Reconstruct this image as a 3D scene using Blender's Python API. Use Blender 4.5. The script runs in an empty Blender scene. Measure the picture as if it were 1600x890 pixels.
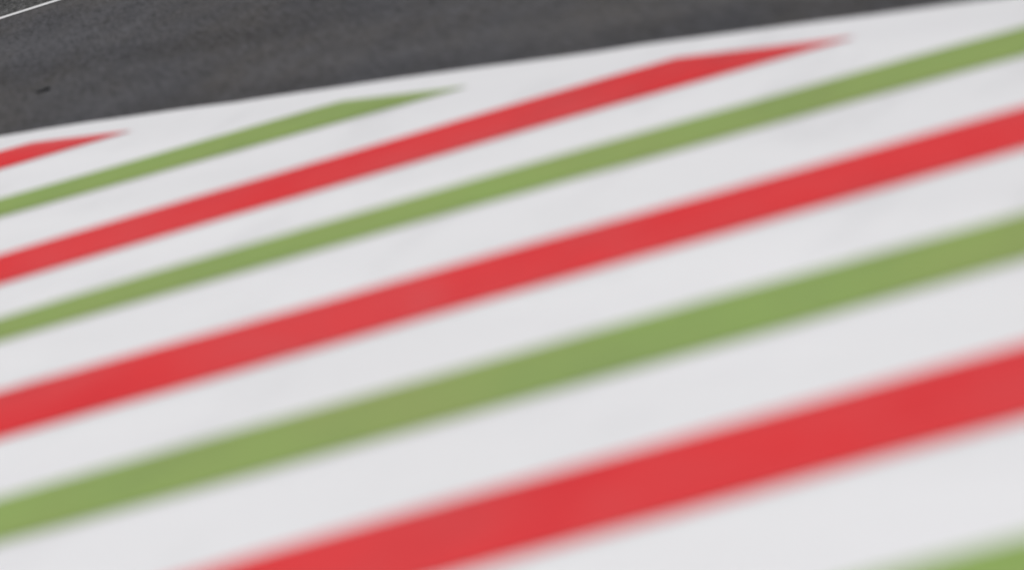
import bpy, bmesh, math, random
from mathutils import Vector, Matrix
R = math.radians
random.seed(4)
sc = bpy.context.scene
col = sc.collection

# ------------------------------------------------------------------ helpers
def link(name, me, mat=None, parent=None):
    o = bpy.data.objects.new(name, me)
    col.objects.link(o)
    if mat: me.materials.append(mat)
    if parent: o.parent = parent
    return o

def tag(o, label=None, cat=None, group=None, kind=None):
    if label: o['label'] = label
    if cat: o['category'] = cat
    if group: o['group'] = group
    if kind: o['kind'] = kind
    return o

class NT:
    """small wrapper to write shader nodes compactly"""
    def __init__(s, name):
        s.m = bpy.data.materials.new(name); s.m.use_nodes = True
        s.t = s.m.node_tree; s.b = s.t.nodes['Principled BSDF']
        s.co = s.t.nodes.new('ShaderNodeTexCoord').outputs['Object']
    def l(s, a, b): s.t.links.new(a, b)
    def mapping(s, scale=(1, 1, 1), rot=0.0, loc=(0, 0, 0)):
        # rotate first (align with a direction of the place), then stretch
        r = s.t.nodes.new('ShaderNodeVectorRotate'); r.rotation_type = 'Z_AXIS'
        r.inputs['Angle'].default_value = rot; s.l(s.co, r.inputs['Vector'])
        n = s.t.nodes.new('ShaderNodeMapping'); s.l(r.outputs[0], n.inputs['Vector'])
        n.inputs['Scale'].default_value = scale; n.inputs['Location'].default_value = loc
        return n.outputs[0]
    def noise(s, vec, scale, detail=4, rough=.55):
        n = s.t.nodes.new('ShaderNodeTexNoise'); s.l(vec, n.inputs['Vector'])
        n.inputs['Scale'].default_value = scale; n.inputs['Detail'].default_value = detail
        n.inputs['Roughness'].default_value = rough
        return n.outputs['Fac']
    def vor(s, vec, scale, out='Color'):
        n = s.t.nodes.new('ShaderNodeTexVoronoi'); s.l(vec, n.inputs['Vector'])
        n.inputs['Scale'].default_value = scale
        return n.outputs[out]
    def rng(s, v, a, b, c, d):
        n = s.t.nodes.new('ShaderNodeMapRange'); s.l(v, n.inputs['Value'])
        for k, x in zip(('From Min', 'From Max', 'To Min', 'To Max'), (a, b, c, d)): n.inputs[k].default_value = x
        return n.outputs[0]
    def math(s, op, a, b):
        n = s.t.nodes.new('ShaderNodeMath'); n.operation = op
        for i, v in enumerate((a, b)):
            if isinstance(v, (int, float)): n.inputs[i].default_value = v
            else: s.l(v, n.inputs[i])
        return n.outputs[0]
    def mix(s, f, a, b, mode='MIX'):
        n = s.t.nodes.new('ShaderNodeMix'); n.data_type = 'RGBA'; n.blend_type = mode
        if isinstance(f, (int, float)): n.inputs[0].default_value = f
        else: s.l(f, n.inputs[0])
        for i, v in ((6, a), (7, b)):
            if isinstance(v, tuple): n.inputs[i].default_value = (*v, 1)
            else: s.l(v, n.inputs[i])
        return n.outputs[2]
    def bump(s, h, strength, dist):
        n = s.t.nodes.new('ShaderNodeBump'); s.l(h, n.inputs['Height'])
        n.inputs['Strength'].default_value = strength; n.inputs['Distance'].default_value = dist
        s.l(n.outputs[0], s.b.inputs['Normal'])
    def done(s, color, rough=.8, spec=.2):
        if isinstance(color, tuple): s.b.inputs['Base Color'].default_value = (*color, 1)
        else: s.l(color, s.b.inputs['Base Color'])
        s.b.inputs['Roughness'].default_value = rough
        s.b.inputs['Specular IOR Level'].default_value = spec
        return s.m

# ------------------------------------------------------------------ layout of the place (metres)
# the kerb follows the edge of the track; edges are gentle curves Y(X), straight beyond x0..x1
def curve(c, x0, x1):
    c = tuple(c) + (0,) * (3 - len(c))
    def y(x):
        q = min(max(x, x0), x1)
        return c[0] + c[1]*q + c[2]*q*q + (c[1] + 2*c[2]*q) * (x - q)
    return y
kerb_edge   = curve((12.435, -1.5703, -0.0513), -1.13, 0.92)
border_edge = curve((12.0447, -1.6205, -0.0254), -1.06, 0.81)
TRACK_ANG = math.atan2(-1.57, 1)                  # direction the track runs in
along = Vector((math.cos(TRACK_ANG), math.sin(TRACK_ANG), 0))
away = Vector((math.sin(TRACK_ANG), -math.cos(TRACK_ANG), 0))   # from the track over the kerb
KERB_W = 9.4
Z_TRACK = -0.016

# ------------------------------------------------------------------ materials
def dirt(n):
    """rubber dust: a faint veil in streaks along the track"""
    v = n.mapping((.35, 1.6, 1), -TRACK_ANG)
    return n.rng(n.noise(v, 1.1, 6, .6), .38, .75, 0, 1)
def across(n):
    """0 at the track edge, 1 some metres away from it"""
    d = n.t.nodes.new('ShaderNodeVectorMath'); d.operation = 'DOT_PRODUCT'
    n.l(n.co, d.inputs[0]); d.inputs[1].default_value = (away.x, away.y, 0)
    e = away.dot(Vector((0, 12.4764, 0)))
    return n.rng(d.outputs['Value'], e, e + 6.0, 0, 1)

def paint(name, clean, worn, dull, worn_amt, edge_tone=.18, scrub=False):
    n = NT(name)
    v = n.mapping((1, .30, 1), -R(3), (3.1, 1.7, 0))
    w = n.rng(n.noise(v, 1.7, 6, .6), .36, .66, 0, worn_amt)
    c = n.mix(w, clean, worn)
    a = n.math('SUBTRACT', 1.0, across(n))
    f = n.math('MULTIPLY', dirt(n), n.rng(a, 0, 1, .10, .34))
    c = n.mix(f, c, dull)
    c = n.mix(n.rng(n.math('POWER', a, 1.5), 0, 1, 0, edge_tone), c, tuple(x*.55 for x in dull))  # the whole tone darkens evenly towards the track edge
    if scrub:      # uneven second coat: darker brownish patches
        pc = n.noise(n.mapping((1, .35, 1), R(20), (9, 4, 0)), 3.6, 5, .6)
        c = n.mix(n.rng(pc, .50, .68, 0, .75), c, tuple(x*k for x, k in zip(clean, (.84, .80, .95))))
    if scrub:      # wheels that clip the kerb have scrubbed the stripe ends back to the white below
        d = n.t.nodes.new('ShaderNodeVectorMath'); d.operation = 'DOT_PRODUCT'
        n.l(n.co, d.inputs[0]); d.inputs[1].default_value = (away.x, away.y, 0)
        e = away.dot(Vector((0, 12.4764, 0)))
        near = n.rng(d.outputs['Value'], e + .17, e + .28, .5, 0)
        c = n.mix(n.math('MULTIPLY', near, n.rng(n.noise(n.mapping(), 9, 5, .7), .35, .6, .5, 1)), c, (.66, .66, .67))
    # faint grey mottling where rubber dust has been walked and driven in
    mt = n.noise(n.mapping((1, .22, 1), R(15), (6, 3, 0)), 4.2, 6, .65)
    c = n.mix(n.math('MULTIPLY', n.rng(mt, .52, .72, 0, 1), n.rng(a, 0, 1, .03, .22)), c, tuple(x*.5 for x in dull))
    # scuffs: long thin tyre marks, mostly along the track
    sc_ = n.noise(n.mapping((.10, 2.2, 1), -TRACK_ANG - R(6), (2, 8, 0)), 2.6, 6, .7)
    c = n.mix(n.rng(sc_, .60, .74, 0, .16), c, (.22, .22, .23))
    g = n.noise(n.mapping(), 170, 3, .7)
    c = n.mix(n.rng(g, .3, .7, 0, .10), c, (.25, .25, .25))
    n.bump(n.noise(n.mapping(), 120, 4, .7), .25, .003)
    return n.done(c, .85, .03)

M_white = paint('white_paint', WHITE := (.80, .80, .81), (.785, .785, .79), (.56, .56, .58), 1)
M_red   = paint('red_paint', (.76, .018, .022), (.68, .058, .064), (.42, .06, .065), .95, scrub=True)
M_green = paint('green_paint', (.256, .385, .095), (.272, .350, .100), (.20, .27, .10), 1, scrub=True)
M_line  = paint('line_paint', (.80, .80, .80), (.74, .74, .74), (.5, .5, .5), 1)

def asphalt(name, base, tone, coarse):
    n = NT(name)
    def k(f): return tuple(x*f for x in base)
    streak = n.mapping((.16, .8, 1), -TRACK_ANG)                 # bands laid down along the track
    c = n.mix(n.rng(n.noise(streak, 1.5, 6, .6), .36, .64, 0, 1), k(.74), k(1.26))
    tint = n.noise(n.mapping((1, .16, 1), 0, (7, 2, 0)), 2.4, 4, .6)
    c = n.mix(n.rng(tint, .40, .60, 0, 1), c, tone, 'MULTIPLY')
    patch = n.noise(n.mapping((1, .10, 1), R(8), (3, 9, 0)), 6.5, 6, .62)   # brushed, uneven binder
    c = n.mix(n.rng(patch, .34, .5, .45, 0), c, k(.72))
    c = n.mix(n.rng(patch, .52, .70, 0, .42), c, k(1.4))
    # stones: light and dark chips held in the binder
    chips = n.vor(n.mapping(), 95)
    sep = n.t.nodes.new('ShaderNodeSeparateColor'); n.l(chips, sep.inputs[0])
    c = n.mix(n.rng(sep.outputs[0], .55, 1, 0, min(.5*coarse, 1)), c, k(1.9))
    c = n.mix(n.rng(sep.outputs[1], .6, 1, 0, min(.5*coarse, 1)), c, k(.45))
    relief_tone = n.noise(n.mapping((1, .055, 1), R(-4), (1, 5, 0)), 62, 3, .7)  # light and dark of surface relief put into the colour, drawn out along Y
    c = n.mix(n.rng(relief_tone, .54, .76, 0, min(.7*coarse, 1)), c, k(1.6 + 1.0*max(coarse - 1, 0)))
    c = n.mix(n.rng(relief_tone, .46, .26, 0, min(.8*coarse, 1)), c, k(.35))
    if coarse > 1.5:                                               # pale stones showing through
        st = n.noise(n.mapping((1, .09, 1), R(12), (4, 1, 0)), 48, 2, .6)
        c = n.mix(n.rng(st, .64, .74, 0, .9), c, (.34, .33, .31))
    n.bump(n.noise(n.mapping(), 90, 6, .8), .6*min(coarse, 1.2), .006)
    return n.done(c, .95, .02)
M_track = asphalt('track_asphalt', (.072, .072, .077), (1.06, 1.0, .90), 1.0)
M_old   = asphalt('coarse_asphalt', (.062, .063, .064), (1.05, 1.0, .92), 2.0)
M_run   = asphalt('runoff_asphalt', (.13, .13, .13), (1.04, 1.0, .94), 1.0)

n = NT('grass')
c = n.mix(n.rng(n.noise(n.mapping(), .6, 8, .7), .3, .7, 0, 1), (.045, .075, .022), (.085, .12, .04))
n.bump(n.noise(n.mapping(), 30, 5, .8), .8, .03)
M_grass = n.done(c, .95, .1)

n = NT('rubber')
n.bump(n.noise(n.mapping(), 60, 4, .7), .6, .004)
M_rubber = n.done((.018, .018, .02), .8, .2)

# ------------------------------------------------------------------ ground, track
def sheet(name, pts, z, mat, kind='structure', parent=None):
    bm = bmesh.new()
    f = bm.faces.new([bm.verts.new((p[0], p[1], z)) for p in pts])
    if f.normal.z < 0: f.normal_flip()
    bm.normal_update()
    if f.normal.z < 0: bmesh.ops.reverse_faces(bm, faces=[f])
    me = bpy.data.meshes.new(name); bm.to_mesh(me); bm.free()
    o = link(name, me, mat, parent)
    if kind: tag(o, kind=kind)
    return o

o = sheet('ground', [(-2500, -2500), (2500, -2500), (2500, 2500), (-2500, 2500)], -0.03, M_grass)
tag(o, label='grass ground reaching to the horizon')

e0 = Vector((0, 12.4764, 0))
def rect(a0, a1, d0, d1):        # along the track a0..a1, away from its edge d0..d1
    return [tuple((e0 + along*a + away*d)[:2]) for a, d in ((a0, d0), (a1, d0), (a1, d1), (a0, d1))]
o = sheet('track', rect(-90, 90, -16, .6), Z_TRACK, M_track)
tag(o, label='dark grey asphalt race track with faint rubbered streaks')
track = o
o = sheet('run_off', rect(-90, 90, .55, 22), Z_TRACK - .004, M_run)
tag(o, label='plain asphalt run-off area behind the painted kerb')

# coarse asphalt beyond the thin white line
L0 = Vector((-1.329, 19.46, 0)); ld = Vector((1, .6251, 0)).normalized(); ln = Vector((-ld.y, ld.x, 0))
def lrect(a0, a1, d0, d1):
    return [tuple((L0 + ld*a + ln*d)[:2]) for a, d in ((a0, d0), (a1, d0), (a1, d1), (a0, d1))]
o = sheet('side_road', lrect(-9, 7.5, .02, 30), Z_TRACK + .001, M_old)
tag(o, label='coarser speckled asphalt beyond the thin white line')
o = sheet('edge_line', lrect(-9, 7.5, -.052, .052), Z_TRACK + .002, M_line, kind=None)
tag(o, 'thin white line painted across the dark asphalt', 'painted line')

# ------------------------------------------------------------------ the painted kerb

def kerb_slab():
    bm = bmesh.new(); rows = []
    xs = [-8 + .1*i for i in range(0, 201)]
    for x in xs:
        p = Vector((x, kerb_edge(x), 0)) + away * (random.uniform(-.005, .005) + .006*math.sin(x*9) + .004*math.sin(x*23 + 1))   # the edge is not ruler-straight
        row = [p + away*-.03 + Vector((0, 0, Z_TRACK)), p, p + away*.25]
        row += [p + away*(KERB_W*k/6) for k in range(1, 7)]
        row.append(p + away*(KERB_W + .04) + Vector((0, 0, Z_TRACK)))
        rows.append([bm.verts.new(v) for v in row])
    for a, b in zip(rows, rows[1:]):
        for i in range(len(a) - 1): bm.faces.new((a[i], b[i], b[i+1], a[i+1]))
    bmesh.ops.recalc_face_normals(bm, faces=bm.faces)
    if sum(f.normal.z for f in bm.faces) < 0: bmesh.ops.reverse_faces(bm, faces=bm.faces)
    me = bpy.data.meshes.new('kerb'); bm.to_mesh(me); bm.free()
    return me
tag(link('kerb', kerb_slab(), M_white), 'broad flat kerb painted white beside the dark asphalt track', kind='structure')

def solve_end(f, lo, hi):
    """x where the stripe edge f meets the white border band"""
    for _ in range(50):
        m = (lo + hi)/2
        if f(m) > border_edge(m): hi = m
        else: lo = m
    return lo
def left_end(f):
    """x where the stripe edge ends at the far side of the kerb"""
    q = e0 + away*(KERB_W - .15); lo, hi = -12.0, 12.0
    for _ in range(50):
        m = (lo + hi)/2
        if f(m) < q.y - 1.57*(m - q.x): lo = m
        else: hi = m
    return hi

def stripe(name, up, low, mat, label):
    ends = [(left_end(f), solve_end(f, -12, 14)) for f in (up, low)]
    ends[1] = (ends[1][0], ends[1][1] - .03)          # the thin point of each stripe has worn off
    N = 130; bm = bmesh.new(); rows = []
    ph = random.uniform(0, 9)
    def wob(t, k): return .006*math.sin(t*31 + ph + k) + .004*math.sin(t*83 + 2*ph + 3*k) + random.uniform(-.002, .002)
    for i in range(N + 1):
        t = i / N
        row = []
        for k, (f, (a, b)) in enumerate(zip((up, low), ends)):
            x = a + (b - a)*t
            row.append(Vector((x, f(x) + wob(t, k), .002)))
        row.insert(1, (row[0] + row[1])/2)
        rows.append([bm.verts.new(v) for v in row])
    for a, b in zip(rows, rows[1:]):
        for i in range(2): bm.faces.new((a[i], a[i+1], b[i+1], b[i]))
    bm.normal_update()
    if sum(f.normal.z for f in bm.faces) < 0: bmesh.ops.reverse_faces(bm, faces=bm.faces)
    me = bpy.data.meshes.new(name); bm.to_mesh(me); bm.free()
    o = link(name, me, mat)
    tag(o, label, 'painted stripe', 'diagonal %s stripes painted on the white kerb' % name.split('_')[0])
    return o

C = curve
S = [  # kind, upper edge, lower edge, label    (listed from the far end of the kerb to the near end)
 ('green', C((14.90, .09), -2, 2), C((14.50, .09), -2, 2), 'green stripe at the far end of the kerb, beyond the farthest red one'),
 ('red',   C((13.70, .03), -2, 2), C((13.30, .13), -2, 2), 'red stripe farthest up the kerb, only its pointed tip in view at the left'),
 ('green', C((12.464, .0621), -1.1, -.4), C((11.960, -.0200), -1.1, -.1), 'topmost green stripe, tapering to a point near the asphalt edge'),
 ('red',   C((11.300, .0878, -.0464), -1, .4), C((10.735, .0735, -.0615), -1, .6), 'red stripe between the two upper green stripes, its whole pointed end in view'),
 ('green', C((10.145, .0516, -.0691), -.9, 1), C((9.725, .0074, -.0594), -.9, 1), 'green stripe just below the red one with a full pointed end'),
 ('red',   C((8.994, -.0116, -.0178), -.9, .9), C((8.456, .0308, -.0318), -.8, .8), 'broad red stripe crossing the middle of the kerb'),
 ('green', C((7.820, -.0089, -.0428), -.8, .7), C((7.366, -.0250, .0150), -.8, .7), 'wide green stripe below the middle, blurred along both edges'),
 ('red',   C((6.720, -.0338, -.0250), -.5, .6), C((6.215, -.0573), -.1, .6), 'widest and most blurred red stripe near the bottom'),
 ('green', C((5.5900, -.0987), .2, .5), C((5.20, -.08), .2, .5), 'nearest green stripe, only a corner of it in view at bottom right'),
 ('red',   C((4.42, -.07), .2, .5), C((3.98, -.07), .2, .5), 'red stripe just nearer than the last green stripe in view at bottom right'),
 ('green', C((3.27, -.07), .2, .5), C((2.92, -.07), .2, .5), 'green stripe second nearest to the near end of the striped kerb'),
 ('red',   C((2.12, -.07), .2, .5), C((1.68, -.07), .2, .5), 'red stripe closest to the near end of the striped kerb'),
]
for kd, u, l, lab in S:
    stripe(kd + '_stripe', u, l, M_red if kd == 'red' else M_green, lab)

# ------------------------------------------------------------------ a crumb of tyre rubber on the track
def crumb():
    bm = bmesh.new(); bmesh.ops.create_icosphere(bm, subdivisions=3, radius=1)
    for v in bm.verts:
        k = 1 + .16*math.sin(5*v.co.x + 3*v.co.y) + .10*math.sin(9*v.co.z + 7*v.co.x) + random.uniform(-.04, .04)
        v.co = Vector((v.co.x*.021*k, v.co.y*.055*k, max(v.co.z, -.5)*.0065*k + .003))
    for f in bm.faces: f.smooth = True
    me = bpy.data.meshes.new('rubber_crumb'); bm.to_mesh(me); bm.free()
    return me
o = link('rubber_crumb', crumb(), M_rubber)
o.location = (-1.088, 15.50, Z_TRACK)
tag(o, 'small black crumb of tyre rubber lying on the dark asphalt', 'rubber debris')

# ------------------------------------------------------------------ light: overcast daylight
w = bpy.data.worlds.new('World'); sc.world = w; w.use_nodes = True
t = w.node_tree; bg = t.nodes['Background']
sky = t.nodes.new('ShaderNodeTexSky'); sky.sky_type = 'NISHITA'; sky.sun_disc = False
SUN_EL, SUN_AZ = R(55), R(-40)
sky.sun_elevation = SUN_EL; sky.sun_rotation = SUN_AZ
sky.air_density = 1.0; sky.dust_density = 4.0; sky.ozone_density = 1.0
hs = t.nodes.new('ShaderNodeHueSaturation'); hs.inputs['Saturation'].default_value = .32   # cloud cover greys the sky
t.links.new(sky.outputs[0], hs.inputs['Color']); t.links.new(hs.outputs[0], bg.inputs['Color'])
bg.inputs['Strength'].default_value = .12
sun = bpy.data.lights.new('sun', 'SUN'); sun.energy = 1.5; sun.angle = R(20); sun.color = (1, .975, .94)
so = bpy.data.objects.new('sun', sun); col.objects.link(so)
d = Vector((math.sin(SUN_AZ)*math.cos(SUN_EL), math.cos(SUN_AZ)*math.cos(SUN_EL), math.sin(SUN_EL)))
so.rotation_euler = d.to_track_quat('Z', 'Y').to_euler(); so.location = d*40

# ------------------------------------------------------------------ camera: crouching, 200 mm lens wide open, tilted
H, PITCH, ROLL = 1.08, R(7.1941), R(15.6)
F = Vector((0, math.cos(PITCH), -math.sin(PITCH)))
r0 = Vector((1, 0, 0)); u0 = Vector((0, math.sin(PITCH), math.cos(PITCH)))
right = r0*math.cos(ROLL) - u0*math.sin(ROLL); up = r0*math.sin(ROLL) + u0*math.cos(ROLL)
cam = bpy.data.cameras.new('camera'); co = bpy.data.objects.new('camera', cam); col.objects.link(co)
mw = Matrix((right, up, -F)).transposed().to_4x4(); mw.translation = Vector((0, 0, H))
co.matrix_world = mw
cam.sensor_width = 36; cam.lens = 200; cam.clip_start = .1; cam.clip_end = 6000
cam.dof.use_dof = True; cam.dof.focus_distance = 21.5; cam.dof.aperture_fstop = 3.7
sc.camera = co


sc.render.resolution_x, sc.render.resolution_y = 1024, 569
vs = sc.view_settings
vs.view_transform = 'Standard'; vs.look = 'None'; vs.gamma = 1; vs.use_curve_mapping = False; vs.exposure = -.02
